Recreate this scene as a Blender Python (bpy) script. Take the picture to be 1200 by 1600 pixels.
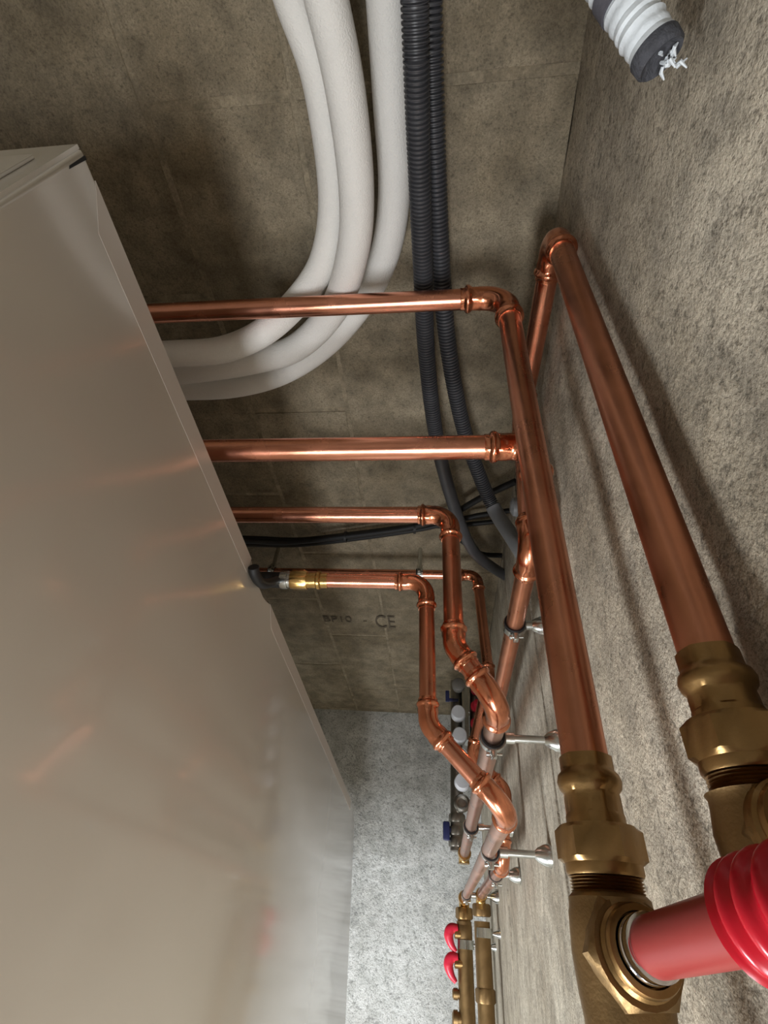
import bpy, bmesh, math, random
from mathutils import Vector, Matrix, Quaternion

random.seed(7)
for o in list(bpy.data.objects):
    bpy.data.objects.remove(o, do_unlink=True)
SC = bpy.context.scene
COL = SC.collection
PI = math.pi

# ---------------------------------------------------------------- camera
# Local working frame: x runs along the block wall, y runs towards it, z is up;
# the phone is at the origin, 2.2 m above the floor, held on its side.
Z0 = 2.2
F = 789.0
def nrm(v): return Vector(v).normalized()
CY = nrm((88, -934, F))
CX = Vector((88, 675, F)); CX = (CX - CY*CX.dot(CY)).normalized()
CZ = CX.cross(CY)
cam_d = bpy.data.cameras.new('camera')
cam_d.sensor_fit = 'AUTO'; cam_d.sensor_width = 36.0
cam_d.lens = 36.0*F/1600.0
cam_d.clip_start = 0.01
cam = bpy.data.objects.new('camera', cam_d); COL.objects.link(cam)
rx = Vector((CX[0], CY[0], CZ[0])); dn = Vector((CX[1], CY[1], CZ[1])); fw = Vector((CX[2], CY[2], CZ[2]))
M4 = Matrix.Identity(4)
for i in range(3):
    M4[i][0] = rx[i]; M4[i][1] = -dn[i]; M4[i][2] = -fw[i]
M4[2][3] = Z0
cam.matrix_world = M4
SC.camera = cam

def at(u, v, ax, val):
    """the point seen at photo pixel (u, v) on the plane where coordinate ax equals val"""
    d = Vector((u-600.0, v-800.0, F))
    r = Vector((d.dot(CX), d.dot(CY), d.dot(CZ)))
    return r*(val/r[ax])

# ---------------------------------------------------------------- light
w = bpy.data.worlds.new('world'); SC.world = w; w.use_nodes = True
w.node_tree.nodes['Background'].inputs[0].default_value = (0.62, 0.72, 0.85, 1)
w.node_tree.nodes['Background'].inputs[1].default_value = 0.25
def area(name, loc, target, sx, sy, power, col):
    l = bpy.data.lights.new(name, 'AREA'); l.shape = 'RECTANGLE'; l.size = sx; l.size_y = sy
    l.energy = power; l.color = col
    o = bpy.data.objects.new(name, l); COL.objects.link(o)
    o.location = loc
    o.rotation_euler = (Vector(target)-Vector(loc)).to_track_quat('-Z', 'Y').to_euler()
    return o
area('daylight_door', (0.75, -1.82, 1.02), (2.4, 0.1, 2.1), 0.55, 0.5, 90, (0.90, 0.95, 1.0))
area('daylight_window', (-0.05, -1.80, 2.10), (0.15, 1.0, 2.16), 0.8, 0.34, 32, (0.93, 0.96, 1.0))
SC.view_settings.view_transform = 'Standard'
SC.view_settings.look = 'None'
SC.view_settings.gamma = 1.0
SC.view_settings.use_curve_mapping = False
SC.view_settings.exposure = 0.0

# ---------------------------------------------------------------- materials
def lin(c):
    return tuple(((x/255.0)/12.92 if x/255.0 <= 0.04045 else ((x/255.0+0.055)/1.055)**2.4) for x in c)+(1,)
def mat(name, rgb, rough=0.5, metal=0.0, var=0.12, vscale=20, bump=0.0, bscale=200, coat=0.0, rvar=0.0, stretch=None, spec=0.5):
    m = bpy.data.materials.new(name); m.use_nodes = True
    nt = m.node_tree; N = nt.nodes; L = nt.links
    b = N['Principled BSDF']
    b.inputs['Metallic'].default_value = metal; b.inputs['Roughness'].default_value = rough
    b.inputs['Coat Weight'].default_value = coat; b.inputs['Coat Roughness'].default_value = 0.11; b.inputs['Specular IOR Level'].default_value = spec
    tc = N.new('ShaderNodeTexCoord'); mp = N.new('ShaderNodeMapping'); L.new(tc.outputs['Object'], mp.inputs[0])
    if stretch: mp.inputs['Scale'].default_value = stretch
    n1 = N.new('ShaderNodeTexNoise'); n1.inputs['Scale'].default_value = vscale; n1.inputs['Detail'].default_value = 5
    L.new(mp.outputs[0], n1.inputs['Vector'])
    cr = N.new('ShaderNodeValToRGB')
    c = lin(rgb)
    cr.color_ramp.elements[0].position = 0.3; cr.color_ramp.elements[1].position = 0.7
    cr.color_ramp.elements[0].color = tuple(x*(1-var) for x in c[:3])+(1,)
    cr.color_ramp.elements[1].color = tuple(min(1, x*(1+var)) for x in c[:3])+(1,)
    L.new(n1.outputs[0], cr.inputs[0]); L.new(cr.outputs[0], b.inputs['Base Color'])
    if rvar:
        mr = N.new('ShaderNodeMapRange'); mr.inputs[3].default_value = max(0, rough-rvar); mr.inputs[4].default_value = rough+rvar
        mr.inputs[1].default_value = .3; mr.inputs[2].default_value = .7
        L.new(n1.outputs[0], mr.inputs[0]); L.new(mr.outputs[0], b.inputs['Roughness'])
    if bump:
        n2 = N.new('ShaderNodeTexNoise'); n2.inputs['Scale'].default_value = bscale; n2.inputs['Detail'].default_value = 3
        L.new(mp.outputs[0], n2.inputs['Vector'])
        bp = N.new('ShaderNodeBump'); bp.inputs['Strength'].default_value = bump; bp.inputs['Distance'].default_value = 0.002
        L.new(n2.outputs[0], bp.inputs['Height']); L.new(bp.outputs[0], b.inputs['Normal'])
    return m

def concrete(name, rgb, dark, grit=0.8, pit=0.5, fine=260, coarse=6, stretch=(1, 1, 1), gdist=0.004, stain=0.35):
    """cast or block concrete: stains, fine grit relief, pits, board streaks when stretched"""
    m = bpy.data.materials.new(name); m.use_nodes = True
    nt = m.node_tree; N = nt.nodes; L = nt.links
    b = N['Principled BSDF']; b.inputs['Roughness'].default_value = 0.9; b.inputs['Specular IOR Level'].default_value = 0.25
    tc = N.new('ShaderNodeTexCoord')
    mp = N.new('ShaderNodeMapping'); mp.inputs['Scale'].default_value = stretch; L.new(tc.outputs['Object'], mp.inputs[0])
    def noise(sc, det, vec, rough=.6):
        n = N.new('ShaderNodeTexNoise'); n.inputs['Scale'].default_value = sc; n.inputs['Detail'].default_value = det
        n.inputs['Roughness'].default_value = rough
        L.new(vec, n.inputs['Vector']); return n.outputs[0]
    def ramp(src, p0, p1, c0=(0, 0, 0, 1), c1=(1, 1, 1, 1)):
        r = N.new('ShaderNodeValToRGB'); r.color_ramp.elements[0].position = p0; r.color_ramp.elements[1].position = p1
        r.color_ramp.elements[0].color = c0; r.color_ramp.elements[1].color = c1; L.new(src, r.inputs[0]); return r.outputs[0]
    def mix(fac, a, c, mode='MIX'):
        x = N.new('ShaderNodeMix'); x.data_type = 'RGBA'; x.blend_type = mode
        if isinstance(fac, float): x.inputs[0].default_value = fac
        else: L.new(fac, x.inputs[0])
        for s, v in ((6, a), (7, c)):
            if isinstance(v, tuple): x.inputs[s].default_value = v
            else: L.new(v, x.inputs[s])
        return x.outputs[2]
    big = noise(coarse, 6, mp.outputs[0])
    mid = noise(coarse*5, 4, mp.outputs[0])
    fin = noise(fine, 4, tc.outputs['Object'], .75)
    gr = noise(fine*.42, 3, mp.outputs[0], .7)
    cr = ramp(big, .35, .68, lin(dark), lin(rgb))
    cr = mix(stain, cr, ramp(mid, .3, .7, (.12, .12, .12, 1), (.95, .93, .9, 1)), 'OVERLAY')
    pits = ramp(gr, .33, .47)
    cr = mix(mixv(N, L, pits, pit), cr, tuple(x*.30 for x in lin(dark)[:3])+(1,))
    pf = noise(fine*1.5, 2, tc.outputs['Object'], .6)
    cr = mix(mixv(N, L, ramp(pf, .36, .43), pit*.9), cr, tuple(x*.35 for x in lin(dark)[:3])+(1,))
    cr = mix(0.35, cr, ramp(fin, .3, .7, (.15, .15, .15, 1), (.9, .9, .9, 1)), 'OVERLAY')
    L.new(cr, b.inputs['Base Color'])
    b1 = N.new('ShaderNodeBump'); b1.inputs['Strength'].default_value = grit; b1.inputs['Distance'].default_value = gdist
    L.new(gr, b1.inputs['Height'])
    b3 = N.new('ShaderNodeBump'); b3.inputs['Strength'].default_value = grit*.7; b3.inputs['Distance'].default_value = gdist*.35
    L.new(fin, b3.inputs['Height']); L.new(b1.outputs[0], b3.inputs['Normal'])
    b2 = N.new('ShaderNodeBump'); b2.inputs['Strength'].default_value = grit*.8; b2.inputs['Distance'].default_value = gdist*3
    L.new(mid, b2.inputs['Height']); b2.inputs['Strength'].default_value = grit*.35; L.new(b2.outputs[0], b1.inputs['Normal'])
    L.new(b3.outputs[0], b.inputs['Normal'])
    return m
def mixv(N, L, src, k):
    a = N.new('ShaderNodeMath'); a.operation = 'SUBTRACT'; a.inputs[0].default_value = 1.0; L.new(src, a.inputs[1])
    c = N.new('ShaderNodeMath'); c.operation = 'MULTIPLY'; c.inputs[1].default_value = k; L.new(a.outputs[0], c.inputs[0])
    return c.outputs[0]

MT = {}
MT['copper'] = mat('copper', (222, 152, 124), 0.24, 1.0, 0.10, 30, 0.012, 300, rvar=0.06)
MT['copper_dull'] = mat('copper_dull', (208, 142, 112), 0.32, 1.0, 0.12, 24, 0.008, 300, rvar=0.08)
MT['copper_aged'] = mat('copper_aged', (190, 152, 136), 0.34, 1.0, 0.14, 24, 0.04, 260, rvar=0.08)
MT['fitting'] = mat('copper_fitting', (222, 146, 112), 0.20, 1.0, 0.10, 40, 0.05, 220, rvar=0.05)
MT['brass'] = mat('brass', (160, 128, 84), 0.36, 1.0, 0.14, 60, 0.06, 500, rvar=0.08)
MT['brass_dull'] = mat('brass_dull', (140, 114, 78), 0.48, 1.0, 0.14, 40, 0.12, 500, rvar=0.06)
MT['brass_bright'] = mat('brass_bright', (205, 168, 105), 0.24, 1.0, 0.10, 60, 0.03, 400)
MT['nickel'] = mat('nickel', (150, 146, 138), 0.38, 1.0, 0.14, 40, 0.05, 400)
MT['zinc'] = mat('zinc', (205, 208, 205), 0.24, 1.0, 0.10, 60)
MT['chrome'] = mat('chrome', (225, 225, 228), 0.10, 1.0, 0.04, 60)
MT['rubber'] = mat('rubber', (20, 20, 22), 0.7, 0, .2)
MT['black_plastic'] = mat('black_plastic', (11, 10, 10), 0.6, 0, .2)
MT['white_paint'] = mat('white_paint', (208, 201, 190), 0.22, 0, 0.02, 3, 0.010, 900, coat=0.9, spec=0.7)
MT['white_reflection'] = mat('white_reflection', (200, 191, 181), 0.34, 0, 0.02, 3, 0.015, 900, coat=0.3)  # slightly darker white, imitates a reflection on the top sheet
MT['foam_white'] = mat('foam_white', (238, 235, 229), 0.60, 0, 0.03, 14, 0.6, 520)
MT['conduit_grey'] = mat('conduit_grey', (68, 68, 71), 0.42, 0, 0.15, 30)
MT['grey_sleeve'] = mat('grey_sleeve', (120, 122, 124), 0.45, 0, 0.1, 30)
MT['white_plastic'] = mat('white_plastic', (214, 216, 220), 0.35, 0, 0.03)
MT['grey_plastic'] = mat('grey_plastic', (120, 116, 110), 0.45, 0, 0.1)
MT['red_plastic'] = mat('red_plastic', (205, 38, 62), 0.35, 0, 0.08)
MT['red_pipe'] = mat('red_pipe', (146, 50, 48), 0.34, 0, 0.06)
MT['red_sleeve'] = mat('red_sleeve', (186, 14, 36), 0.28, 0, 0.08, 30)
MT['blue_plastic'] = mat('blue_plastic', (38, 44, 84), 0.35, 0, 0.1)
MT['wrap'] = mat('wrap', (198, 202, 204), 0.6, 0, 0.12, 40, 0.6, 120)
MT['wrap_grey'] = mat('wrap_grey', (78, 76, 82), 0.7, 0, 0.15, 40, 0.4, 200)
MT['cut_foam'] = mat('cut_foam', (62, 62, 66), 0.9, 0, 0.3, 120, 0.8, 300)
MT['ink'] = mat('ink', (88, 78, 64), 0.9, 0, 0.3, 60)
MT['mortar'] = concrete('mortar', (152, 141, 120), (122, 111, 92), .6, .25, 240, 8)
MT['block'] = concrete('block', (148, 137, 117), (114, 103, 84), .9, .40, 330, 5, gdist=.0026)
MT['slab'] = concrete('slab', (188, 177, 159), (148, 137, 119), .85, .62, 330, 5, (1.15, .85, 1), gdist=.0026)
MT['board_concrete'] = concrete('board_concrete', (184, 176, 160), (150, 141, 125), .8, .50, 320, 6, (1.35, .75, 1), gdist=.0024)
MT['cast_wall'] = concrete('cast_wall', (210, 211, 208), (180, 180, 176), .9, .62, 230, 4, gdist=.004)
MT['floor'] = concrete('floor_concrete', (196, 194, 188), (172, 170, 164), .5, .2, 200, 4)
MT['render'] = concrete('render', (204, 200, 192), (182, 178, 170), .5, .2, 200, 4)

# ---------------------------------------------------------------- mesh helpers
class Thing:
    """an Empty (or structure mesh) that parents parts"""
    def __init__(s, name, label, cat, base, group=None):
        s.o = bpy.data.objects.new(name, None); COL.objects.link(s.o)
        s.o.empty_display_size = 0.03
        s.base = Vector(base); s.o.location = s.base + Vector((0, 0, Z0))
        s.o['label'] = label; s.o['category'] = cat
        if group: s.o['group'] = group
def link_mesh(name, bm, material, base, parent=None, smooth=True, sub=None):
    """bm is in working coordinates; base = the thing's base"""
    bmesh.ops.translate(bm, verts=bm.verts, vec=-Vector(base))
    bmesh.ops.recalc_face_normals(bm, faces=bm.faces)
    me = bpy.data.meshes.new(name); bm.to_mesh(me); bm.free()
    mm = MT[material] if isinstance(material, str) else material
    me.materials.append(mm)
    if smooth:
        for p in me.polygons: p.use_smooth = True
        try: me.set_sharp_from_angle(angle=math.radians(38))
        except Exception: pass
    o = bpy.data.objects.new(name, me); COL.objects.link(o)
    if parent is None: o.location = Vector(base)+Vector((0, 0, Z0))
    else: o.parent = parent
    return o
def part(t, name, bm, material, under=None, smooth=True, label=None):
    o = link_mesh(name, bm, material, t.base, under or t.o, smooth)
    if label: o['label'] = label
    return o
def solo(name, label, cat, bm, material, base, group=None, smooth=True):
    o = link_mesh(name, bm, material, base, None, smooth)
    o['label'] = label; o['category'] = cat
    if group: o['group'] = group
    return o
def struct(name, bm, material, base=(0, 0, 0), parent=None, smooth=False):
    o = link_mesh(name, bm, material, base, parent, smooth)
    if parent is None: o['kind'] = 'structure'
    return o

def box(bm, lo, hi, bev=0):
    r = bmesh.ops.create_cube(bm, size=1)
    lo = Vector(lo); hi = Vector(hi)
    for v in r['verts']:
        v.co = Vector([(lo[i]+hi[i])/2+v.co[i]*(hi[i]-lo[i]) for i in range(3)])
    if bev:
        es = list({e for v in r['verts'] for e in v.link_edges})
        bmesh.ops.bevel(bm, geom=es, offset=bev, segments=2, affect='EDGES', profile=.5)
def frames(path):
    T = []
    n = len(path)
    for i in range(n):
        a = path[max(0, i-1)]; b = path[min(n-1, i+1)]
        T.append((b-a).normalized())
    ref = Vector((0, 0, 1)) if abs(T[0].z) < .9 else Vector((1, 0, 0))
    u = (ref - T[0]*ref.dot(T[0])).normalized()
    out = []
    for i in range(n):
        if i:
            q = T[i-1].rotation_difference(T[i]); u = (q @ u)
            u = (u - T[i]*u.dot(T[i])).normalized()
        out.append((u.copy(), T[i].cross(u)))
    return out
def sweep(bm, path, radii, seg=20, caps=True, hexk=None, phase=0.0):
    """tube along path; radii a number or list; hexk per-ring hexagonal flattening (0..1)"""
    path = [Vector(p) for p in path]
    if not isinstance(radii, (list, tuple)): radii = [radii]*len(path)
    fr = frames(path); rings = []
    for i, p in enumerate(path):
        u, v = fr[i]; ring = []
        for k in range(seg):
            a = 2*PI*k/seg + phase
            r = radii[i]
            if hexk and hexk[i]:
                aa = (a % (PI/3)) - PI/6
                r = r*((1-hexk[i]) + hexk[i]*(math.cos(PI/6)/math.cos(aa))*1.04)
            ring.append(bm.verts.new(p + u*(r*math.cos(a)) + v*(r*math.sin(a))))
        rings.append(ring)
    for i in range(len(rings)-1):
        A, B = rings[i], rings[i+1]
        for k in range(seg):
            bm.faces.new((A[k], A[(k+1) % seg], B[(k+1) % seg], B[k]))
    if caps:
        bm.faces.new(rings[0][::-1]); bm.faces.new(rings[-1])
    return rings
def lathe(bm, org, axis, prof, seg=24, caps=True, phase=0.0, hexk=None):
    """profile list of (distance along axis, radius)"""
    org = Vector(org); ax = Vector(axis).normalized()
    ref = Vector((0, 0, 1)) if abs(ax.z) < .9 else Vector((1, 0, 0))
    u = (ref-ax*ref.dot(ax)).normalized(); v = ax.cross(u)
    rings = []
    for i, (s, r) in enumerate(prof):
        ring = []
        for k in range(seg):
            a = 2*PI*k/seg+phase; rr = r
            if hexk and hexk[i]:
                aa = ((a-phase) % (PI/3)) - PI/6
                rr = r*((1-hexk[i])+hexk[i]*(math.cos(PI/6)/math.cos(aa))*1.04)
            ring.append(bm.verts.new(org+ax*s+u*(rr*math.cos(a))+v*(rr*math.sin(a))))
        rings.append(ring)
    for i in range(len(rings)-1):
        A, B = rings[i], rings[i+1]
        for k in range(seg): bm.faces.new((A[k], A[(k+1) % seg], B[(k+1) % seg], B[k]))
    if caps:
        bm.faces.new(rings[0][::-1]); bm.faces.new(rings[-1])
def hexnut(bm, org, axis, L, r, ph=0.0, ch=.12):
    """chamfered hexagon, r = corner radius"""
    org = Vector(org); ax = Vector(axis).normalized()
    ref = Vector((0, 0, 1)) if abs(ax.z) < .9 else Vector((1, 0, 0))
    u = (ref-ax*ref.dot(ax)).normalized(); v = ax.cross(u)
    seg = 24; flat = r*math.cos(PI/6)
    def rad(a, lim):
        aa = (a % (PI/3))-PI/6
        return min(flat/math.cos(aa), lim)
    rings = []
    for s, lim in ((0, flat*1.0), (L*ch, r), (L*(1-ch), r), (L, flat*1.0)):
        rings.append([bm.verts.new(org+ax*s+(u*math.cos(2*PI*k/seg+ph)+v*math.sin(2*PI*k/seg+ph))*rad(2*PI*k/seg, lim)) for k in range(seg)])
    for i in range(3):
        A, B = rings[i], rings[i+1]
        for k in range(seg): bm.faces.new((A[k], A[(k+1) % seg], B[(k+1) % seg], B[k]))
    bm.faces.new(rings[0][::-1]); bm.faces.new(rings[-1])
def torus(bm, c, axis, R, r, seg=28, ts=8):
    c = Vector(c); ax = Vector(axis).normalized()
    ref = Vector((0, 0, 1)) if abs(ax.z) < .9 else Vector((1, 0, 0))
    u = (ref-ax*ref.dot(ax)).normalized(); v = ax.cross(u)
    g = []
    for i in range(seg):
        a = 2*PI*i/seg; d = u*math.cos(a)+v*math.sin(a)
        g.append([bm.verts.new(c+d*(R+r*math.cos(2*PI*j/ts))+ax*(r*math.sin(2*PI*j/ts))) for j in range(ts)])
    for i in range(seg):
        for j in range(ts):
            bm.faces.new((g[i][j], g[(i+1) % seg][j], g[(i+1) % seg][(j+1) % ts], g[i][(j+1) % ts]))
def band(bm, c, axis, ri, ro, L, seg=28):
    """flat ring (hollow)"""
    c = Vector(c); ax = Vector(axis).normalized()
    ref = Vector((0, 0, 1)) if abs(ax.z) < .9 else Vector((1, 0, 0))
    u = (ref-ax*ref.dot(ax)).normalized(); v = ax.cross(u)
    g = []
    for i in range(seg):
        a = 2*PI*i/seg; d = u*math.cos(a)+v*math.sin(a)
        g.append([bm.verts.new(c+d*r+ax*s) for r, s in ((ri, -L/2), (ro, -L/2), (ro, L/2), (ri, L/2))])
    for i in range(seg):
        for j in range(4):
            bm.faces.new((g[i][j], g[(i+1) % seg][j], g[(i+1) % seg][(j+1) % 4], g[i][(j+1) % 4]))
def smooth_path(pts, n=14):
    """Catmull-Rom through the points"""
    P = [Vector(p) for p in pts]; P = [P[0]*2-P[1]]+P+[P[-1]*2-P[-2]]
    out = []
    for i in range(1, len(P)-2):
        for k in range(n):
            t = k/n; a, b, c, d = P[i-1], P[i], P[i+1], P[i+2]
            out.append(.5*((2*b)+(c-a)*t+(2*a-5*b+4*c-d)*t*t+(3*b-a-3*c+d)*t**3))
    out.append(P[-2].copy()); return out
def resample(path, step):
    out = [path[0].copy()]; acc = 0.0
    for i in range(1, len(path)):
        a, b = path[i-1], path[i]; L = (b-a).length; pos = 0.0
        while acc+(L-pos) >= step:
            pos += step-acc; out.append(a.lerp(b, pos/L)); acc = 0.0
        acc += L-pos
    return out

# press-fitting socket profile: (fraction of socket length from the body outwards, radius factor, hex)
PRESS = [(0.0, 1.12, 0), (.12, 1.14, 0), (.2, 1.17, .6), (.42, 1.17, .7), (.48, 1.15, .2), (.55, 1.26, 0), (.62, 1.34, 0), (.70, 1.34, 0),
         (.77, 1.24, 0), (.80, 1.13, .2), (.84, 1.12, .6), (.97, 1.12, .6), (1.0, 1.08, 0), (1.0, .98, 0)]

def copper_run(t, pts, R, fits, pipe_mat='copper', fit_mat='fitting', bend=None, sock=None, start_fit=False):
    """straight pipes between the points and a press elbow at every inner point"""
    pts = [Vector(p) for p in pts]; n = len(pts)
    bend = bend or R*2.3
    trims = [0.0]*n; arcs = [None]*n
    for i in range(1, n-1):
        d0 = (pts[i]-pts[i-1]).normalized(); d1 = (pts[i+1]-pts[i]).normalized()
        th = d0.angle(d1); trims[i] = bend*math.tan(th/2)
        nrmv = (d1-d0).normalized(); cen = pts[i]+nrmv*(bend/math.cos(th/2))
        ax = d0.cross(d1).normalized(); s = pts[i]-d0*trims[i]
        steps = max(5, int(th/(PI/2)*9))
        arcs[i] = ([cen+(Quaternion(ax, th*k/steps) @ (s-cen)) for k in range(steps+1)], d0, d1)
    SL = sock or R*2.2
    for i in range(n-1):
        a = pts[i]; b = pts[i+1]; d = (b-a).normalized()
        a2 = a+d*trims[i]; b2 = b-d*trims[i+1]
        bm = bmesh.new()
        sweep(bm, [a2, b2], R, 32)
        part(t, 'pipe', bm, pipe_mat if isinstance(pipe_mat, str) else pipe_mat[i])
    for i in range(1, n-1):
        arc, d0, d1 = arcs[i]
        l0 = min(SL, ((pts[i]-pts[i-1]).length-trims[i]-trims[i-1])*(.5 if i > 1 else 1))
        l1 = min(SL, ((pts[i+1]-pts[i]).length-trims[i]-trims[i+1])*(.5 if i < n-2 else 1))
        path = []; rad = []; hx = []
        for f, r, h in reversed(PRESS):
            path.append(arc[0]-d0*(l0*f)); rad.append(R*r); hx.append(h)
        for p in arc[1:-1]: path.append(p); rad.append(R*1.14); hx.append(0)
        for f, r, h in PRESS:
            path.append(arc[-1]+d1*(l1*f)); rad.append(R*r); hx.append(h)
        # frames need distinct consecutive points
        q = [path[0]]; rr = [rad[0]]; hh = [hx[0]]
        for p, r_, h_ in list(zip(path, rad, hx))[1:]:
            if (p-q[-1]).length < 1e-6: p = p + (q[-1]-q[-2]).normalized()*2e-5 if len(q) > 1 else p + d0*2e-5
            q.append(p); rr.append(r_); hh.append(h_)
        bm = bmesh.new(); sweep(bm, q, rr, 30, True, hh)
        part(t, 'elbow', bm, fit_mat)

# ---------------------------------------------------------------- the setting
H = 0.17          # ceiling above the phone
KA = -0.265       # top of the white unit
YA = 0.83         # block wall face
XB = 2.46         # cast end wall face
XL, YF = -1.9, -1.9

bm = bmesh.new(); box(bm, (XL-.2, YF-.2, -Z0-.15), (XB+.2, YA+.25, -Z0)); struct('floor', bm, 'floor')
bm = bmesh.new(); box(bm, (XB, YF-.2, -Z0), (XB+.2, YA+.25, H)); struct('wall_right', bm, 'cast_wall')
bm = bmesh.new(); box(bm, (XL-.2, YF-.2, -Z0), (XL, YA+.25, H)); struct('wall_left', bm, 'render')
# front wall with a door opening and a high window opening
bm = bmesh.new()
box(bm, (XL, YF-.2, -Z0), (-.5, YF, H)); box(bm, (-.5, YF-.2, -Z0), (0., YF, -.24)); box(bm, (0., YF-.2, -.5), (1., YF, -.24)); box(bm, (-.5, YF-.2, .12), (.4, YF, H))
box(bm, (.4, YF-.2, -.24), (1.0, YF, H)); box(bm, (1.0, YF-.2, -Z0), (XB, YF, H))
struct('wall_front', bm, 'render')

# ceiling: gritty slab, with one board-marked strip along the end wall
cb = bmesh.new(); box(cb, (XL-.2, YF-.2, H+.012), (XB+.2, YA+.25, H+.2))
ceil = struct('ceiling', cb, 'slab')
def slab_piece(name, x0, x1, y0, y1, dz, mtl, nx=10, ny=10, amp=.0015):
    b = bmesh.new(); g = []
    rnd = random.Random(int(x0*1000)+17)
    for i in range(nx+1):
        g.append([b.verts.new((x0+(x1-x0)*i/nx, y0+(y1-y0)*j/ny, H+dz+rnd.uniform(-amp, amp))) for j in range(ny+1)])
    top = [[b.verts.new((x0 if i == 0 else x1, y0 if j == 0 else y1, H+.02)) for j in (0, 1)] for i in (0, 1)]
    for i in range(nx):
        for j in range(ny): b.faces.new((g[i][j], g[i+1][j], g[i+1][j+1], g[i][j+1]))
    # skirts
    def side(verts, a, c):
        for k in range(len(verts)-1): pass
        b.faces.new(verts+[c, a])
    side([g[i][0] for i in range(nx+1)], top[0][0], top[1][0]); side([g[i][ny] for i in range(nx+1)], top[0][1], top[1][1])
    side(g[0], top[0][0], top[0][1]); side(g[nx], top[1][0], top[1][1])
    b.faces.new((top[0][0], top[1][0], top[1][1], top[0][1]))
    o = link_mesh(name, b, mtl, (0, 0, 0), ceil, True); return o
slab_piece('slab_bay', XL, .62, YF, YA, 0, 'slab', 30, 30)
slab_piece('board', .622, .86, YF, YA, .0015, 'board_concrete', 4, 40, .001)
slab_piece('board', .862, 1.15, YF, YA, -.001, 'board_concrete', 4, 40, .001)
slab_piece('board', 1.152, 1.62, YF, YA, .001, 'board_concrete', 4, 40, .001)
slab_piece('board', 1.622, XB, YF, YA, 0, 'board_concrete', 4, 40, .001)

# block wall: mortar bed with the blocks standing a little proud of it
bm = bmesh.new(); box(bm, (XL-.2, YA+.0008, -Z0), (XB+.2, YA+.25, H)); wall = struct('wall_back', bm, 'mortar')
def block(x0, x1, z0, z1, out=0.0):
    b = bmesh.new(); box(b, (x0, YA-out, z0), (x1, YA+.05, z1), .001)
    return link_mesh('block', b, 'block', (0, 0, 0), wall, False)
rb = random.Random(3)
for x0, x1 in ((XL, -.86), (-.85, .13), (.142, 1.24), (1.25, 2.155), (2.167, XB)):
    block(x0, x1, -.188, H, rb.uniform(-.0004, .0014))
z1 = -.196; row = 0
while z1 > -1.2:
    x = .137 - (.25 if row % 2 else 0) - .51*4
    while x < XB:
        a = max(x+.006, XL); c = min(x+.504, XB)
        if c-a > .03: block(a, c, z1-.196, z1, rb.uniform(-.0004, .0014))
        x += .51
    z1 -= .206; row += 1

# printed marks on the block wall
def wall_text(txt, u, v, size, tall=1.0, y=YA-.0032):
    cu = bpy.data.curves.new('print', 'FONT'); cu.body = txt; cu.size = size; cu.align_x = 'CENTER'; cu.align_y = 'CENTER'
    cu.extrude = .0004
    tmp = bpy.data.objects.new('print_tmp', cu); COL.objects.link(tmp)
    dg = bpy.context.evaluated_depsgraph_get()
    me = bpy.data.meshes.new_from_object(tmp.evaluated_get(dg)); bpy.data.objects.remove(tmp, do_unlink=True)
    me.materials.append(MT['ink'])
    o = bpy.data.objects.new('printed_mark', me); COL.objects.link(o)
    p = at(u, v, 1, y)
    m = Matrix(((0, -1, 0, p.x), (0, 0, -1, p.y), (1, 0, 0, p.z+0), (0, 0, 0, 1)))
    o.parent = wall; o.matrix_parent_inverse = wall.matrix_basis.inverted()
    m[2][3] += Z0; o.matrix_basis = m @ Matrix.Diagonal((1, tall, 1, 1))
    o['label'] = 'dark stencilled print on the block'
    return o
wall_text('BP10', 527, 968, .050, 1.15)
wall_text('CE', 602, 973, .060, 2.1)
wall_text('-', 570, 970, .05)

# ---------------------------------------------------------------- the white unit
RL = Vector((.091, .433, KA)); RR = Vector((1.794, .301, KA)); FR = RR+Vector((.207, -.492, 0))*1.06; FL = Vector((.089, -.22, KA))
t = Thing('heating_unit', 'large white enamelled heating unit with pipes rising behind its top', 'heating unit', (.9, 0, -Z0))
UN = t
def prism(bm, poly, z0, z1, bev=0):
    lo = [bm.verts.new((p[0], p[1], z0)) for p in poly]; hi = [bm.verts.new((p[0], p[1], z1)) for p in poly]
    n = len(poly)
    bm.faces.new(lo[::-1]); f = bm.faces.new(hi)
    for i in range(n): bm.faces.new((lo[i], lo[(i+1) % n], hi[(i+1) % n], hi[i]))
    if bev: bmesh.ops.bevel(bm, geom=list(f.edges), offset=bev, segments=3, affect='EDGES', profile=.5)
def lerp(a, b, f): return a+(b-a)*f
bm = bmesh.new()
ins = .004
prism(bm, [(RL.x+ins, RL.y-ins), (FL.x+ins, FL.y+ins), (FR.x-ins, FR.y+ins), (RR.x-ins, RR.y-ins)], -Z0+.06, KA-.022)
part(t, 'body', bm, 'white_paint', smooth=False)
# top sheet: rear edge carries a notch where the hose passes
e = (RR-RL).normalized(); nn = Vector((e.y, -e.x, 0))
if nn.y > 0: nn = -nn
nx0 = (at(395, 885, 2, KA)-RL).dot(e); nx1 = (at(418, 930, 2, KA)-RL).dot(e)
def rp(s, d): return RL+e*s+nn*d
c1 = rp((RR-RL).length-.10, 0)
bm = bmesh.new()
prism(bm, [rp(0, 0), FL, FR, RR+Vector((.012, -.035, 0)), rp((RR-RL).length-.06, 0), rp(nx1+.012, 0), rp(nx1+.004, .012), rp(nx1-.012, .016), rp(nx0+.012, .016), rp(nx0, .012), rp(nx0-.004, 0)][::-1], KA-.022, KA, .004)
part(t, 'top_panel', bm, 'white_paint', smooth=True)
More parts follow.
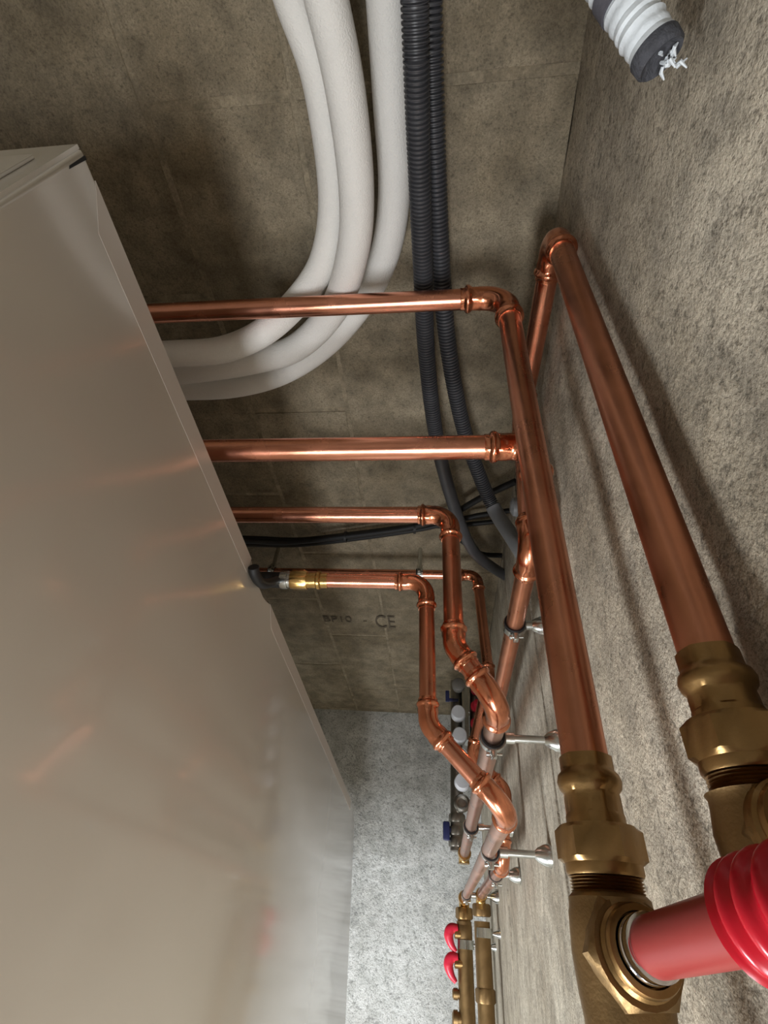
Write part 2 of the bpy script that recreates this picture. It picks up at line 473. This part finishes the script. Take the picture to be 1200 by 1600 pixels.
# reflection along the rear edge, put in as thin darker strips, two lengths either side of the hose
for s0, s1 in ((.02, nx0-.012), (nx1+.02, (RR-RL).length-.10)):
    bm = bmesh.new()
    a, b_, c_, d_ = rp(s0, .001), rp(s1, .001), rp(s1, .026), rp(s0+.03, .026)
    prism(bm, [a, d_, c_, b_][::-1] if False else [a, b_, c_, d_], KA-.001, KA+.00015)
    part(t, 'reflection_strip', bm, 'white_reflection', smooth=False)
# left side panel with its folded lip and the seam slot at the rear corner
bm = bmesh.new()
prism(bm, [(RL.x-.003, RL.y+.002), (FL.x-.003, FL.y), (FL.x, FL.y), (RL.x, RL.y+.002)], -Z0+.08, KA-.004)
sp = part(t, 'side_panel', bm, 'white_paint', smooth=False)
bm = bmesh.new(); prism(bm, [(RL.x-.006, RL.y-.03), (FL.x-.006, FL.y), (FL.x-.003, FL.y), (RL.x-.003, RL.y-.03)], KA-.05, KA-.020, .001)
part(t, 'panel_lip', bm, 'white_paint', under=sp, smooth=True)
bm = bmesh.new(); prism(bm, [(RL.x+.0035, RL.y-.002), (RL.x+.0035, RL.y-.026), (RL.x+.0050, RL.y-.028), (RL.x+.0062, RL.y-.002)], KA-.004, KA+.0004)
part(t, 'seam', bm, 'black_plastic', smooth=False, label='dark slot at the panel corner')
for px, py in ((.2, .3), (1.6, .2), (.2, -.14), (1.8, -.12)):
    bm = bmesh.new(); lathe(bm, (px, py, -Z0), (0, 0, 1), [(0, .03), (.02, .03), (.025, .012), (.07, .012)], 16); part(t, 'foot', bm, 'black_plastic')

# ---------------------------------------------------------------- copper runs
R28, R22 = .014, .011
# A: riser nearest the coil, elbow, then the run that comes towards the phone (ends in the lower tee)
XA, ZA, YT = .348, .0895, .682
t = Thing('copper_pipe', 'copper riser nearest the white tubes, turning into the inner run with the red pipe tee', 'pipe', (XA, YT, -.75), 'copper heating pipes')
copper_run(t, [(XA, YT, -.75), (XA, YT, ZA), (XA, .090, ZA)], R28, None, ['copper', 'copper_dull'], sock=.030)
# B: second riser, elbow hidden behind run A, runs on behind it
XP2 = .425
t = Thing('copper_pipe', 'second thick copper riser, its press coupling tucked behind the inner run', 'pipe', (XP2, .465, -.75), 'copper heating pipes')
copper_run(t, [(XP2, .465, -.75), (XP2, .465, .109), (XP2, -.9, .109)], R28*1.06, None, ['copper', 'copper_dull'], bend=.024, sock=.032)
# C: outer run under the ceiling, elbow by the wall, jog, and on along the wall
C_N = at(829, 860, 2, .121)
t = Thing('copper_pipe', 'outer copper run close under the ceiling, with an elbow up in the wall corner', 'pipe', (.272, .69, .1436), 'copper heating pipes')
copper_run(t, [(.272, .120, .1436), (.272, .69, .1436), (C_N.x, .69, .1365), C_N, (1.84, .362, .117)], R28, None, ['copper_dull', 'copper', 'copper', 'copper_dull'], sock=.028, bend=.030)
# D: third riser with the upper double bend
t = Thing('copper_pipe', 'third copper riser with the upper swan-neck bend ending in a brass elbow', 'pipe', (.65, .546, -.8), 'copper heating pipes')
D_END = Vector((1.87, .213, .072))
copper_run(t, [(.65, .546, -.8), (.65, .546, .016), (.65, .312, .019), (.652, .233, .074), D_END], R28, None, ['copper', 'copper_dull', 'copper', 'copper_aged'], bend=.030, sock=.024)
# E: fourth riser with the lower double bend
t = Thing('copper_pipe', 'fourth copper riser, coupled to a black hose, with the lower swan-neck bend', 'pipe', (.65, .414, -.2), 'copper heating pipes')
E_END = Vector((2.06, .116, .076))
copper_run(t, [(.65, .414, -.176), (.65, .414, -.021), (.65, .206, -.015), (.655, .117, .075), E_END], R22, None, ['copper', 'copper_dull', 'copper', 'copper_aged'], bend=.026, sock=.022)
# F: thin riser on the wall, run and far bend
t = Thing('copper_pipe', 'slim copper pipe clipped to the block wall beyond the fourth riser', 'pipe', (1.133, .745, -.8), 'copper heating pipes')
p5 = [(1.133, .745, -.8), (1.133, .745, .096), (1.135, .475, .110), at(738, 1180, 0, 1.20), at(789, 1235, 0, 1.20), at(785, 1352, 0, 1.20), (1.88, .117, .118)]
copper_run(t, p5, .0125, None, ['copper', 'copper_dull', 'copper', 'copper', 'copper', 'copper_aged'], bend=.026, sock=.022)

# ---------------------------------------------------------------- hose and adaptor of the fourth riser
t = Thing('hose', 'short black rubber hose leaving the notch of the white unit', 'hose', (.65, .414, -.34))
bm = bmesh.new(); sweep(bm, smooth_path([(.65, .415, -.55), (.65, .415, -.40), (.65, .414, -.29), (.65, .414, -.243)], 8), .0125, 24); part(t, 'tube', bm, 'black_plastic')
bm = bmesh.new(); sweep(bm, smooth_path([at(396, 886, 2, KA+.008), at(399, 899, 2, KA+.008), at(411, 912, 2, KA+.010), (.648, .412, -.250)], 6), .0075, 16); part(t, 'strap', bm, 'black_plastic')
t = Thing('brass_adaptor', 'brass press adaptor joining the black hose to the fourth riser', 'pipe fitting', (.65, .414, -.24))
bm = bmesh.new(); lathe(bm, (.65, .414, -.246), (0, 0, 1), [(0, .0135), (.003, .0142), (.011, .0142), (.0115, .0120), (.018, .0120)], 28); part(t, 'ferrule', bm, 'zinc')
bm = bmesh.new(); hexnut(bm, (.65, .414, -.230), (0, 0, 1), .026, .0165, .3); part(t, 'nut', bm, 'brass_bright')
bm = bmesh.new(); lathe(bm, (.65, .414, -.204), (0, 0, 1), [(0, .0125), (.014, .0125), (.016, .0145), (.020, .0145), (.022, .0122), (.032, .0122), (.032, .0108)], 28); part(t, 'socket', bm, 'brass_bright')

# ---------------------------------------------------------------- brass tees
def brass_tee(axis_x, axis_z, st, name, label, branch, seat=1.75, tail=-.09, bc=0.0):
    """st: y of lip, bead start, bead mid, bead end, hex start, hex end, collar end, thread end"""
    R = R28
    t = Thing(name, label, 'pipe fitting', (axis_x, bc, axis_z), 'brass tees at the near ends of the copper runs')
    o = Vector((axis_x, 0, axis_z)); ax = Vector((0, -1, 0))
    lip, b0, bmid, b1, h0, h1, c1_, th1 = st
    P = lambda y: -y
    bm = bmesh.new()
    pr = [(P(lip), R*1.0), (P(lip), R*1.10), (P(lerp(lip, b0, .8)), R*1.10), (P(b0), R*1.12), (P(lerp(b0, bmid, .4)), R*1.27), (P(bmid), R*1.33), (P(lerp(bmid, b1, .6)), R*1.27), (P(b1), R*1.12),
          (P(lerp(b1, h0, .15)), R*1.12), (P(lerp(b1, h0, .6)), R*1.12), (P(lerp(b1, h0, .7)), R*1.17), (P(h0+.0005), R*1.17)]
    hk = [0, .45, .5, .1, 0, 0, 0, .1, .55, .55, .1, 0]
    lathe(bm, o, ax, pr, 48, True, .35, hk); part(t, 'press_socket', bm, 'brass')
    bm = bmesh.new(); hexnut(bm, o+Vector((0, h0, 0)), ax, h0-h1, R*1.70, .28); part(t, 'nut', bm, 'brass')
    bm = bmesh.new()
    n = 5; pr = [(P(h1)-.001, R*1.46), (P(lerp(h1, c1_, .75)), R*1.46), (P(c1_), R*1.40), (P(c1_), R*1.26)]
    for k in range(n):
        a = lerp(c1_, th1, k/n); b_ = lerp(c1_, th1, (k+.5)/n); pr += [(P(a)+.0002, R*1.24), (P(b_), R*1.36)]
    pr += [(P(th1), R*1.26)]
    lathe(bm, o, ax, pr, 40); part(t, 'thread', bm, 'brass')
    # tee body with a shoulder, swelling around the branch
    bm = bmesh.new()
    pr = [(P(th1)-.001, R*1.26), (P(th1)+.002, R*1.48), (P(th1)+.006, R*1.50), (-bc-.016, R*1.55), (-bc, R*1.62), (-bc+.016, R*1.55), (-bc+.024, R*1.48), (-tail, R*1.40)]
    pr.sort(key=lambda q: q[0])
    lathe(bm, o, ax, pr, 36); part(t, 'body', bm, 'brass_dull')
    bd = Vector(branch).normalized(); c = Vector((axis_x, bc, axis_z))
    bm = bmesh.new(); hexnut(bm, c+bd*.010, bd, .011, R*seat, .1, .2); part(t, 'branch_flange', bm, 'brass_dull')
    bm = bmesh.new(); lathe(bm, c, bd, [(.016, R*1.34), (.0225, R*1.34), (.0240, R*1.24), (.0265, R*1.28), (.0285, R*1.22), (.0285, R*1.02), (.022, R*1.0)], 40); part(t, 'branch_collar', bm, 'brass')
    return t, c, bd
BR = (-.965, .112, .205)
tA, cA, bA = brass_tee(XA, ZA, (.0950, .0865, .0805, .0745, .0575, .0395, .0340, .0265), 'brass_tee', 'brass tee with the red pipe plugged into its side branch', BR, bc=.002, tail=-.12)
tB, cB, bB = brass_tee(.272, .1436, (.1305, .1200, .1145, .1085, .0945, .0755, .0700, .0620), 'brass_tee', 'brass tee at the near end of the outer copper run, cut by the picture edge', (-1, 0, .05), seat=1.4, bc=.046, tail=.006)

# red plastic pipe with chrome crimp ring, inside its ribbed sleeve
t = Thing('red_plastic_pipe', 'smooth dull red plastic pipe plugged into the brass tee', 'pipe', cA+bA*.024)
bm = bmesh.new(); sweep(bm, [cA+bA*.026, cA+bA*.08, cA+bA*.135], .0116, 32); part(t, 'tube', bm, 'red_pipe')
bm = bmesh.new(); lathe(bm, cA, bA, [(.0235, .0118), (.0235, .0132), (.0300, .0134), (.0310, .0128), (.0330, .0131), (.0365, .0131), (.0370, .0117)], 40); part(t, 'crimp_ring', bm, 'chrome')
pth = resample(smooth_path([cA+bA*.110, cA+bA*.135+Vector((0, 0, .001)), cA+bA*.17+Vector((0, 0, .010)), cA+bA*.21+Vector((0, .01, .032)), cA+bA*.235+Vector((0, .02, .075))], 20), .0009)
rr = []
for i in range(len(pth)):
    ph = (i*.0009/.0085) % 1.0
    rr.append(.0164+.0032*(.5+.5*math.cos(2*PI*ph))**.6)
rr[0] = .0150
bm = bmesh.new(); sweep(bm, pth, rr, 40, False); solo('ribbed_sleeve', 'bright red ribbed protective sleeve over the red pipe', 'pipe sleeve', bm, 'red_sleeve', cA+bA*.09)

# ---------------------------------------------------------------- brass end elbows on the runs
def end_elbow(p, drop, label, R):
    t = Thing('brass_elbow', label, 'pipe fitting', p, 'brass elbows ending the wall runs')
    p = Vector(p)
    bm = bmesh.new()
    path = [p+Vector((-.045, 0, 0)), p+Vector((-.012, 0, 0))]+[p+Vector((-.012+.022*math.sin(a), -.022*(1-math.cos(a)), 0)) for a in [PI/2*k/7 for k in range(1, 8)]]+[p+Vector((.010, -.022-drop, 0))]
    sweep(bm, path, R*1.18, 24); part(t, 'bend', bm, 'brass_bright')
    bm = bmesh.new(); lathe(bm, p+Vector((-.048, 0, 0)), (1, 0, 0), [(0, R*1.02), (0, R*1.3), (.008, R*1.45), (.014, R*1.45), (.018, R*1.2)], 24); part(t, 'collar', bm, 'brass_bright')
end_elbow(D_END, -.018, 'brass elbow at the far end of the third copper run', R28)
end_elbow(E_END, .01, 'brass elbow feeding the lower brass manifold bar', R28)
end_elbow((1.88, .117, .118), .01, 'brass elbow feeding the upper brass manifold bar', R28*.85)

# ---------------------------------------------------------------- pipe clamps
def clamp(p, axis, R, label, up=(0, 0, 1), length=None, cone=True, stub=False, mtl='zinc'):
    p = Vector(p); up = Vector(up)
    t = Thing('pipe_clamp', label, 'pipe clamp', p+up*(length if length else H-p.z), 'pipe clamps on studs')
    Ln = length if length else H-p.z
    ax = Vector(axis).normalized()
    bm = bmesh.new(); band(bm, p, ax, R*1.001, R*1.20, .018); part(t, 'rubber_lining', bm, 'rubber')
    bm = bmesh.new(); band(bm, p+ax*.002, ax, R*1.19, R*1.34, .014); ring = part(t, 'ring', bm, mtl)
    sd = ax.cross(up).normalized()
    for s in (-1, 1):
        bm = bmesh.new(); q = p+sd*(s*R*1.52)
        box(bm, q-Vector((.007, .007, .004)), q+Vector((.007, .007, .004)), .001)
        part(t, 'ear', bm, mtl)
    bm = bmesh.new(); q = p+sd*(R*1.55); lathe(bm, q-up*.010, up, [(0, .0042), (.004, .0042), (.004, .002), (.022, .002)], 10); part(t, 'screw', bm, mtl)
    bm = bmesh.new(); lathe(bm, p+up*(R*1.28), up, [(0, .0075), (.012, .0075), (.012, .0054), (Ln-R*1.28, .0054)], 14); part(t, 'stud', bm, mtl)
    if cone:
        bm = bmesh.new(); lathe(bm, p+up*Ln, -up, [(.0, .0165), (.002, .0165), (.010, .0145), (.020, .0095), (.025, .0050)], 24); part(t, 'rosette', bm, 'zinc')
c_e = Vector((1.84, .362, .117)); clamp(lerp(C_N, c_e, (.762-C_N.x)/(c_e.x-C_N.x)), c_e-C_N, R28, 'galvanised clamp holding the outer copper run beside the inner run')
clamp((.765, .229, .074), (1, 0, 0), R28, 'clamp with long stud just beyond the upper swan-neck bend')
clamp((1.42, .219, .073), (1, 0, 0), R28, 'small clamp near the brass elbow of the third run')
clamp((.955, .1155, .078), (1, 0, 0), R22, 'clamp with a wide cone rosette just beyond the lower swan-neck bend')
clamp((1.88, .116, .077), (1, 0, 0), R22, 'clamp with cone rosette next to the lower manifold elbow')
clamp((1.36, at(785, 1352, 0, 1.20).y+.0, .1195), (1, 0, 0), .0125, 'clamp on the slim copper pipe close under the ceiling')
for z, lb in ((-.055, 'bright wall clip on the slim pipe above the fourth riser'), (-.46, 'bright wall clip on the slim pipe next to the black hose')):
    clamp((1.133, .745, z), (0, 0, 1), .0125, lb, up=(0, 1, 0), length=YA-.745, cone=False)

# ---------------------------------------------------------------- conduits, insulated tubes, cables
def corrugated(path, R, pitch, depth, smooth_from=None):
    st = pitch/4; p = resample(path, st); n = len(p); rr = []
    for i in range(n):
        k = i % 4
        rr.append(R if k in (0, 1) else R-depth)
    return p, rr
lc = [(646, -60, .70), (648, 0, .70), (653, 200, .715), (660, 400, .73), (667, 560, .745), (683, 690, .738), (706, 780, .738), (728, 840, .742), (750, 872, .752), (790, 900, .765)]
q0 = [at(u, v, 1, y) for u, v, y in lc]; q0 = [q0[0]+Vector((-.9, 0, .0))]+q0
P = smooth_path(q0, 14)
k = int(len(P)*.60)
t = Thing('grey_conduit', 'dark grey ribbed conduit, left of the pair, smooth near its end', 'conduit', P[-1], 'grey ribbed conduits')
p, r = corrugated(P[:k+1], .0142, .0050, .0030)
bm = bmesh.new(); sweep(bm, p, r, 24); part(t, 'ribbed_tube', bm, 'conduit_grey')
bm = bmesh.new(); sweep(bm, P[k:], .0138, 24); part(t, 'smooth_tube', bm, 'conduit_grey')
rc = [(668, -60, .765), (671, 0, .765), (678, 200, .765), (688, 400, .765), (700, 540, .755), (722, 660, .74), (748, 740, .72), (772, 795, .69)]
PA = [at(u, v, 1, y) for u, v, y in rc]+[at(806, 848, 2, .142)+Vector((0, 0, 0)), at(828, 885, 2, .165)]
PA = [PA[0]+Vector((-.9, 0, .0))]+PA
P = smooth_path(PA, 14)
k = int(len(P)*.82)
t = Thing('grey_conduit', 'dark grey ribbed conduit, right of the pair, ending in a plain grey sleeve', 'conduit', P[-1], 'grey ribbed conduits')
p, r = corrugated(P[:k+1], .0142, .0054, .0032)
bm = bmesh.new(); sweep(bm, p, r, 24); part(t, 'ribbed_tube', bm, 'conduit_grey')
bm = bmesh.new(); sweep(bm, P[k-4:], .0152, 24); part(t, 'sleeve', bm, 'grey_sleeve')

tubes = [
 ('white insulated tube on the inside of the bend', .0205, [(440, -60, .745), (458, 0, .745), (500, 130, .745), (521, 300, .745), (508, 400, .742), (473, 461, .725), (416, 516, .695), (350, 546, .69), (270, 553, .68), (150, 558, .67), (0, 565, .66)]),
 ('white insulated tube in the middle of the bend', .0220, [(492, -60, .70), (510, 0, .70), (541, 150, .70), (557, 300, .70), (551, 395, .706), (523, 480, .725), (466, 541, .738), (400, 563, .735), (290, 580, .735), (150, 588, .735), (0, 592, .735)]),
 ('white insulated tube on the outside of the bend', .0225, [(598, -60, .79), (603, 0, .79), (610, 150, .79), (616, 300, .79), (600, 400, .79), (560, 478, .785), (505, 540, .785), (440, 582, .785), (370, 602, .785), (290, 607, .785), (150, 606, .785), (0, 600, .785)])]
for lb, R, pp in tubes:
    P = smooth_path([at(u, v, 1, y) for u, v, y in pp], 12)
    P = P + [P[-1]+Vector((0.01, .0, -.35))]
    dd = (P[0]-P[1]).normalized(); P = [P[0]+Vector((dd.x, 0, dd.z))*1.2] + P
    bm = bmesh.new(); sweep(bm, P, R, 32)
    solo('insulated_tube', lb, 'insulated tube', bm, 'foam_white', P[-1], 'white insulated tubes curving behind the unit')

def cable(pp, R, label, mtl='black_plastic'):
    P = smooth_path(pp, 10); bm = bmesh.new(); sweep(bm, P, R, 12)
    return solo('black_cable', label, 'cable', bm, mtl, P[0], 'black cables from the white unit')
YC = .778
cable([at(300, 842, 1, .72), at(390, 845, 1, .76), at(450, 847, 1, YC), at(540, 838, 1, YC), at(640, 824, 1, YC), at(700, 806, 1, YC), at(755, 776, 1, YC), at(806, 752, 1, YC)], .0076, 'thick black cable fanning up to the highest ceiling hole')
cable([at(300, 850, 1, .735), at(400, 851, 1, .775), at(470, 851, 1, .793), at(560, 841, 1, .793), at(650, 828, 1, .793), at(700, 817, 1, .793), at(745, 806, 1, .793), at(796, 798, 1, .793)], .0066, 'black cable in the bundle passing behind the conduit sleeve')
cable([at(300, 838, 1, .75), at(400, 841, 1, .79), at(470, 843, 1, .808), at(560, 833, 1, .808), at(650, 822, 1, .808), at(700, 822, 1, .808), at(745, 818, 1, .808), at(790, 813, 1, .808)], .0062, 'lowest black cable of the bundle running straight to the corner')
cable([at(715, 840, 1, .808), at(735, 855, 1, .808), at(755, 866, 1, .808), at(784, 868, 1, .808)], .0068, 'short black cable stub beside the smooth conduit end')
for u, v in ((540, 839), (648, 825)):
    q = at(u, v, 1, YC); bm = bmesh.new(); band(bm, q, (.05, 0, 1), .012, .0145, .006, 20); solo('cable_tie', 'black cable tie round the cables' + (' midway along' if u < 600 else ' next to the third riser'), 'cable tie', bm, 'black_plastic', q, 'cable ties')

q = at(817, 792, 2, H-.022)
bm = bmesh.new(); lathe(bm, Vector((q.x, q.y, H)), (0, 0, -1), [(0, .018), (.034, .018), (.040, .0165), (.044, .010)], 24)
solo('conduit_stub', 'short plain grey conduit stub in the ceiling beside the inner copper run', 'conduit', bm, 'grey_sleeve', Vector((q.x, q.y, H)))

# capped insulated stub under the ceiling
a = at(925, -70, 1, .50); b_ = at(1026, 82, 2, .137); d = (b_-a).normalized(); a = a-d*.22
t = Thing('insulated_stub', 'cut end of a white wrapped insulated pipe under the ceiling', 'insulated pipe', b_)
L = (b_-a).length
bm = bmesh.new(); n = 150; pr = []
for i in range(n+1):
    s = (L-.004)*i/n; pr.append((s, .0145+.0006*math.sin(i*1.9)+random.uniform(-.0003, .0003)))
lathe(bm, a, d, pr, 32); part(t, 'wrapping', bm, 'wrap')
for s in (L-.052, ):
    bm = bmesh.new(); lathe(bm, a, d, [(s, .0145), (s, .0156), (s+.012, .0156), (s+.012, .0145)], 32); part(t, 'stripe', bm, 'wrap_grey')
bm = bmesh.new(); lathe(bm, a, d, [(L-.005, .0145), (L-.003, .0156), (L+.004, .0152), (L+.006, .0135), (L+.002, .009), (L-.001, .005), (L-.001, .0004)], 32); part(t, 'cut_end', bm, 'cut_foam')
rf = random.Random(5)
for i in range(14):
    q = b_+d*.005+Vector((rf.uniform(-.003, .005), rf.uniform(-.002, .002), rf.uniform(.000, .010)))
    e1 = q+Vector((rf.uniform(-.003, .003), rf.uniform(-.004, 0), rf.uniform(-.002, .004)))
    bm = bmesh.new(); sweep(bm, [q, e1, e1+Vector((rf.uniform(-.004, .004), rf.uniform(-.003, .003), rf.uniform(-.001, .005)))], [.0010, .0013, .0005], 6); part(t, 'fibre', bm, 'wrap')

# ---------------------------------------------------------------- heating manifold with white caps
XM = 1.90
t = Thing('heating_manifold', 'nickel heating manifold with white valve caps behind the swan-neck bends', 'manifold', at(712, 1180, 0, XM))
def mp(u, v, x=XM): return at(u, v, 0, x)
bm = bmesh.new(); sweep(bm, [mp(713, 1065), mp(714, 1330)], .021, 20); part(t, 'return_bar', bm, 'nickel')
for v in (1115, 1150, 1182, 1222):
    q = mp(716+(v-1115)*.06, v, XM-.055)
    bm = bmesh.new(); lathe(bm, q+Vector((.030, 0, 0)), (-1, 0, 0), [(0, .016), (.012, .016), (.012, .025), (.022, .0265), (.048, .0245), (.052, .022)], 24); part(t, 'valve_cap', bm, 'white_plastic')
q = mp(716, 1072, XM-.05); bm = bmesh.new(); lathe(bm, q+Vector((.03, 0, 0)), (-1, 0, 0), [(0, .014), (.02, .014), (.022, .022), (.05, .0235), (.054, .018)], 20); part(t, 'air_vent', bm, 'grey_plastic')
q = mp(738, 1018, XM-.05); bm = bmesh.new(); lathe(bm, q+Vector((.03, 0, 0)), (-1, 0, 0), [(0, .014), (.02, .014), (.022, .024), (.05, .0255), (.054, .018)], 20); part(t, 'air_vent', bm, 'white_plastic')
bm = bmesh.new(); sweep(bm, [mp(742, 1000), mp(744, 1210)], .021, 20); part(t, 'flow_bar', bm, 'nickel')
for v in (1078, 1105, 1132):
    q = mp(744, v, XM-.03); bm = bmesh.new(); lathe(bm, q+Vector((.02, 0, 0)), (-1, 0, 0), [(0, .013), (.014, .013), (.016, .020), (.032, .020), (.034, .012), (.07, .011), (.072, .006)], 20); part(t, 'flow_gauge', bm, 'red_plastic')
a_ = mp(724, 1062, XM-.035); b2_ = mp(733, 1160, XM-.020)
bm = bmesh.new(); box(bm, (XM-.05, b2_.y, a_.z), (XM+.02, a_.y, b2_.z)); part(t, 'bracket', bm, 'zinc', smooth=False)
# drain lever
q = mp(699, 1088, XM-.03); bm = bmesh.new(); box(bm, q-Vector((.006, .020, .007)), q+Vector((.006, .020, .007)), .002); box(bm, q-Vector((.005, .018, -.003)), q+Vector((.005, -.008, .040)), .002); part(t, 'drain_lever', bm, 'blue_plastic')
# end union, hexes, blue handle
q = mp(722, 1255, XM-.03); bm = bmesh.new(); torus(bm, q, (1, 0, 0), .019, .008); lathe(bm, q+Vector((.02, 0, 0)), (-1, 0, 0), [(0, .020), (.02, .020), (.022, .012)], 20); part(t, 'union', bm, 'nickel')
for v in (1280, 1300, 1318):
    q = mp(714, v); bm = bmesh.new(); hexnut(bm, q+Vector((0, .014, 0)), (0, -1, 0), .024, .027, .2); part(t, 'hex_nut', bm, 'nickel')
q = mp(698, 1297, XM-.01); bm = bmesh.new(); box(bm, q-Vector((.009, .028, .012)), q+Vector((.009, .024, .010)), .005); box(bm, q-Vector((.004, .006, -.006)), q+Vector((.004, .006, .034)), .002); part(t, 'handle', bm, 'blue_plastic')
bm = bmesh.new(); q = mp(728, 1110, XM); lathe(bm, Vector((XM+.012, q.y, q.z)), (0, 0, 1), [(0, .005), (H-q.z, .005)], 10); part(t, 'hanger', bm, 'zinc')

# ---------------------------------------------------------------- brass manifold with red levers
XN = 2.07
t = Thing('brass_manifold', 'lower bar brass manifold with red lever handles at the bottom edge', 'manifold', at(728, 1500, 0, XN), 'brass manifold bars')
def np_(u, v): return at(u, v, 0, XN)
a_ = np_(725, 1425); b2_ = Vector((XN, -.75, a_.z+.012))
bm = bmesh.new(); sweep(bm, [np_(725, 1440), b2_], .0235, 24); part(t, 'bar', bm, 'brass_dull')
bm = bmesh.new(); hexnut(bm, np_(725, 1418), (0, -1, 0), .030, .0275, .1); part(t, 'hex_nut', bm, 'brass')
bm = bmesh.new(); lathe(bm, np_(725, 1434), (0, -1, 0), [(0, .021), (.012, .021), (.02, .0245), (.05, .0245), (.055, .0228)], 24); part(t, 'end_socket', bm, 'brass_dull')
for v in (1462, 1508):
    q = np_(712, v); 
    bm = bmesh.new(); sweep(bm, smooth_path([q+Vector((-.01, .018, .006)), q+Vector((-.012, .016, -.014)), q+Vector((-.012, 0, -.022)), q+Vector((-.012, -.022, -.014)), q+Vector((-.012, -.038, .000))], 6), [.011+.004*math.sin(PI*min(1, k_/18)) if k_ < 12 else .015-.009*(k_-12)/12 for k_ in range(25)], 14); h_ = part(t, 'lever', bm, 'red_plastic')
    bm = bmesh.new(); lathe(bm, q+Vector((-.01, .004, .02)), (0, 0, -1), [(0, .012), (.022, .012), (.024, .009)], 16); part(t, 'valve_stem', bm, 'brass', under=h_)
for v, r_ in ((1553, .014), (1592, .020)):
    q = np_(712, v); bm = bmesh.new(); lathe(bm, q+Vector((0, 0, .02)), (0, 0, -1), [(0, r_*.8), (.014, r_*.8), (.014, r_), (.026, r_*.95), (.030, r_*.6)], 18); part(t, 'outlet', bm, 'brass_dull')
def mhang(t, X, q, R):
    bm = bmesh.new(); band(bm, (X, q.y, q.z), (0, 1, 0), R, R*1.12, .022); part(t, 'strap', bm, 'zinc')
    bm = bmesh.new(); lathe(bm, (X, q.y, q.z+R), (0, 0, 1), [(0, .0045), (H-q.z-R-.02, .0045), (H-q.z-R, .011)], 12); part(t, 'stud', bm, 'zinc')
mhang(t, XN, np_(727, 1476), .0238)
XO = 1.90
t = Thing('brass_manifold', 'upper bar brass manifold close under the ceiling beside the red-levered one', 'manifold', at(757, 1500, 0, XO), 'brass manifold bars')
def op_(u, v): return at(u, v, 0, XO)
a_ = op_(753, 1425)
bm = bmesh.new(); sweep(bm, [op_(753, 1440), Vector((XO, -.75, a_.z+.006))], .0225, 24); part(t, 'bar', bm, 'brass_dull')
bm = bmesh.new(); hexnut(bm, op_(752, 1412), (0, -1, 0), .030, .0265, .1); part(t, 'hex_nut', bm, 'brass_dull')
q = op_(763, 1556); bm = bmesh.new(); hexnut(bm, (XO, q.y+.014, a_.z), (0, -1, 0), .030, .0275, .1); part(t, 'hex_nut', bm, 'brass_dull')
mhang(t, XO, op_(756, 1458), .0228)
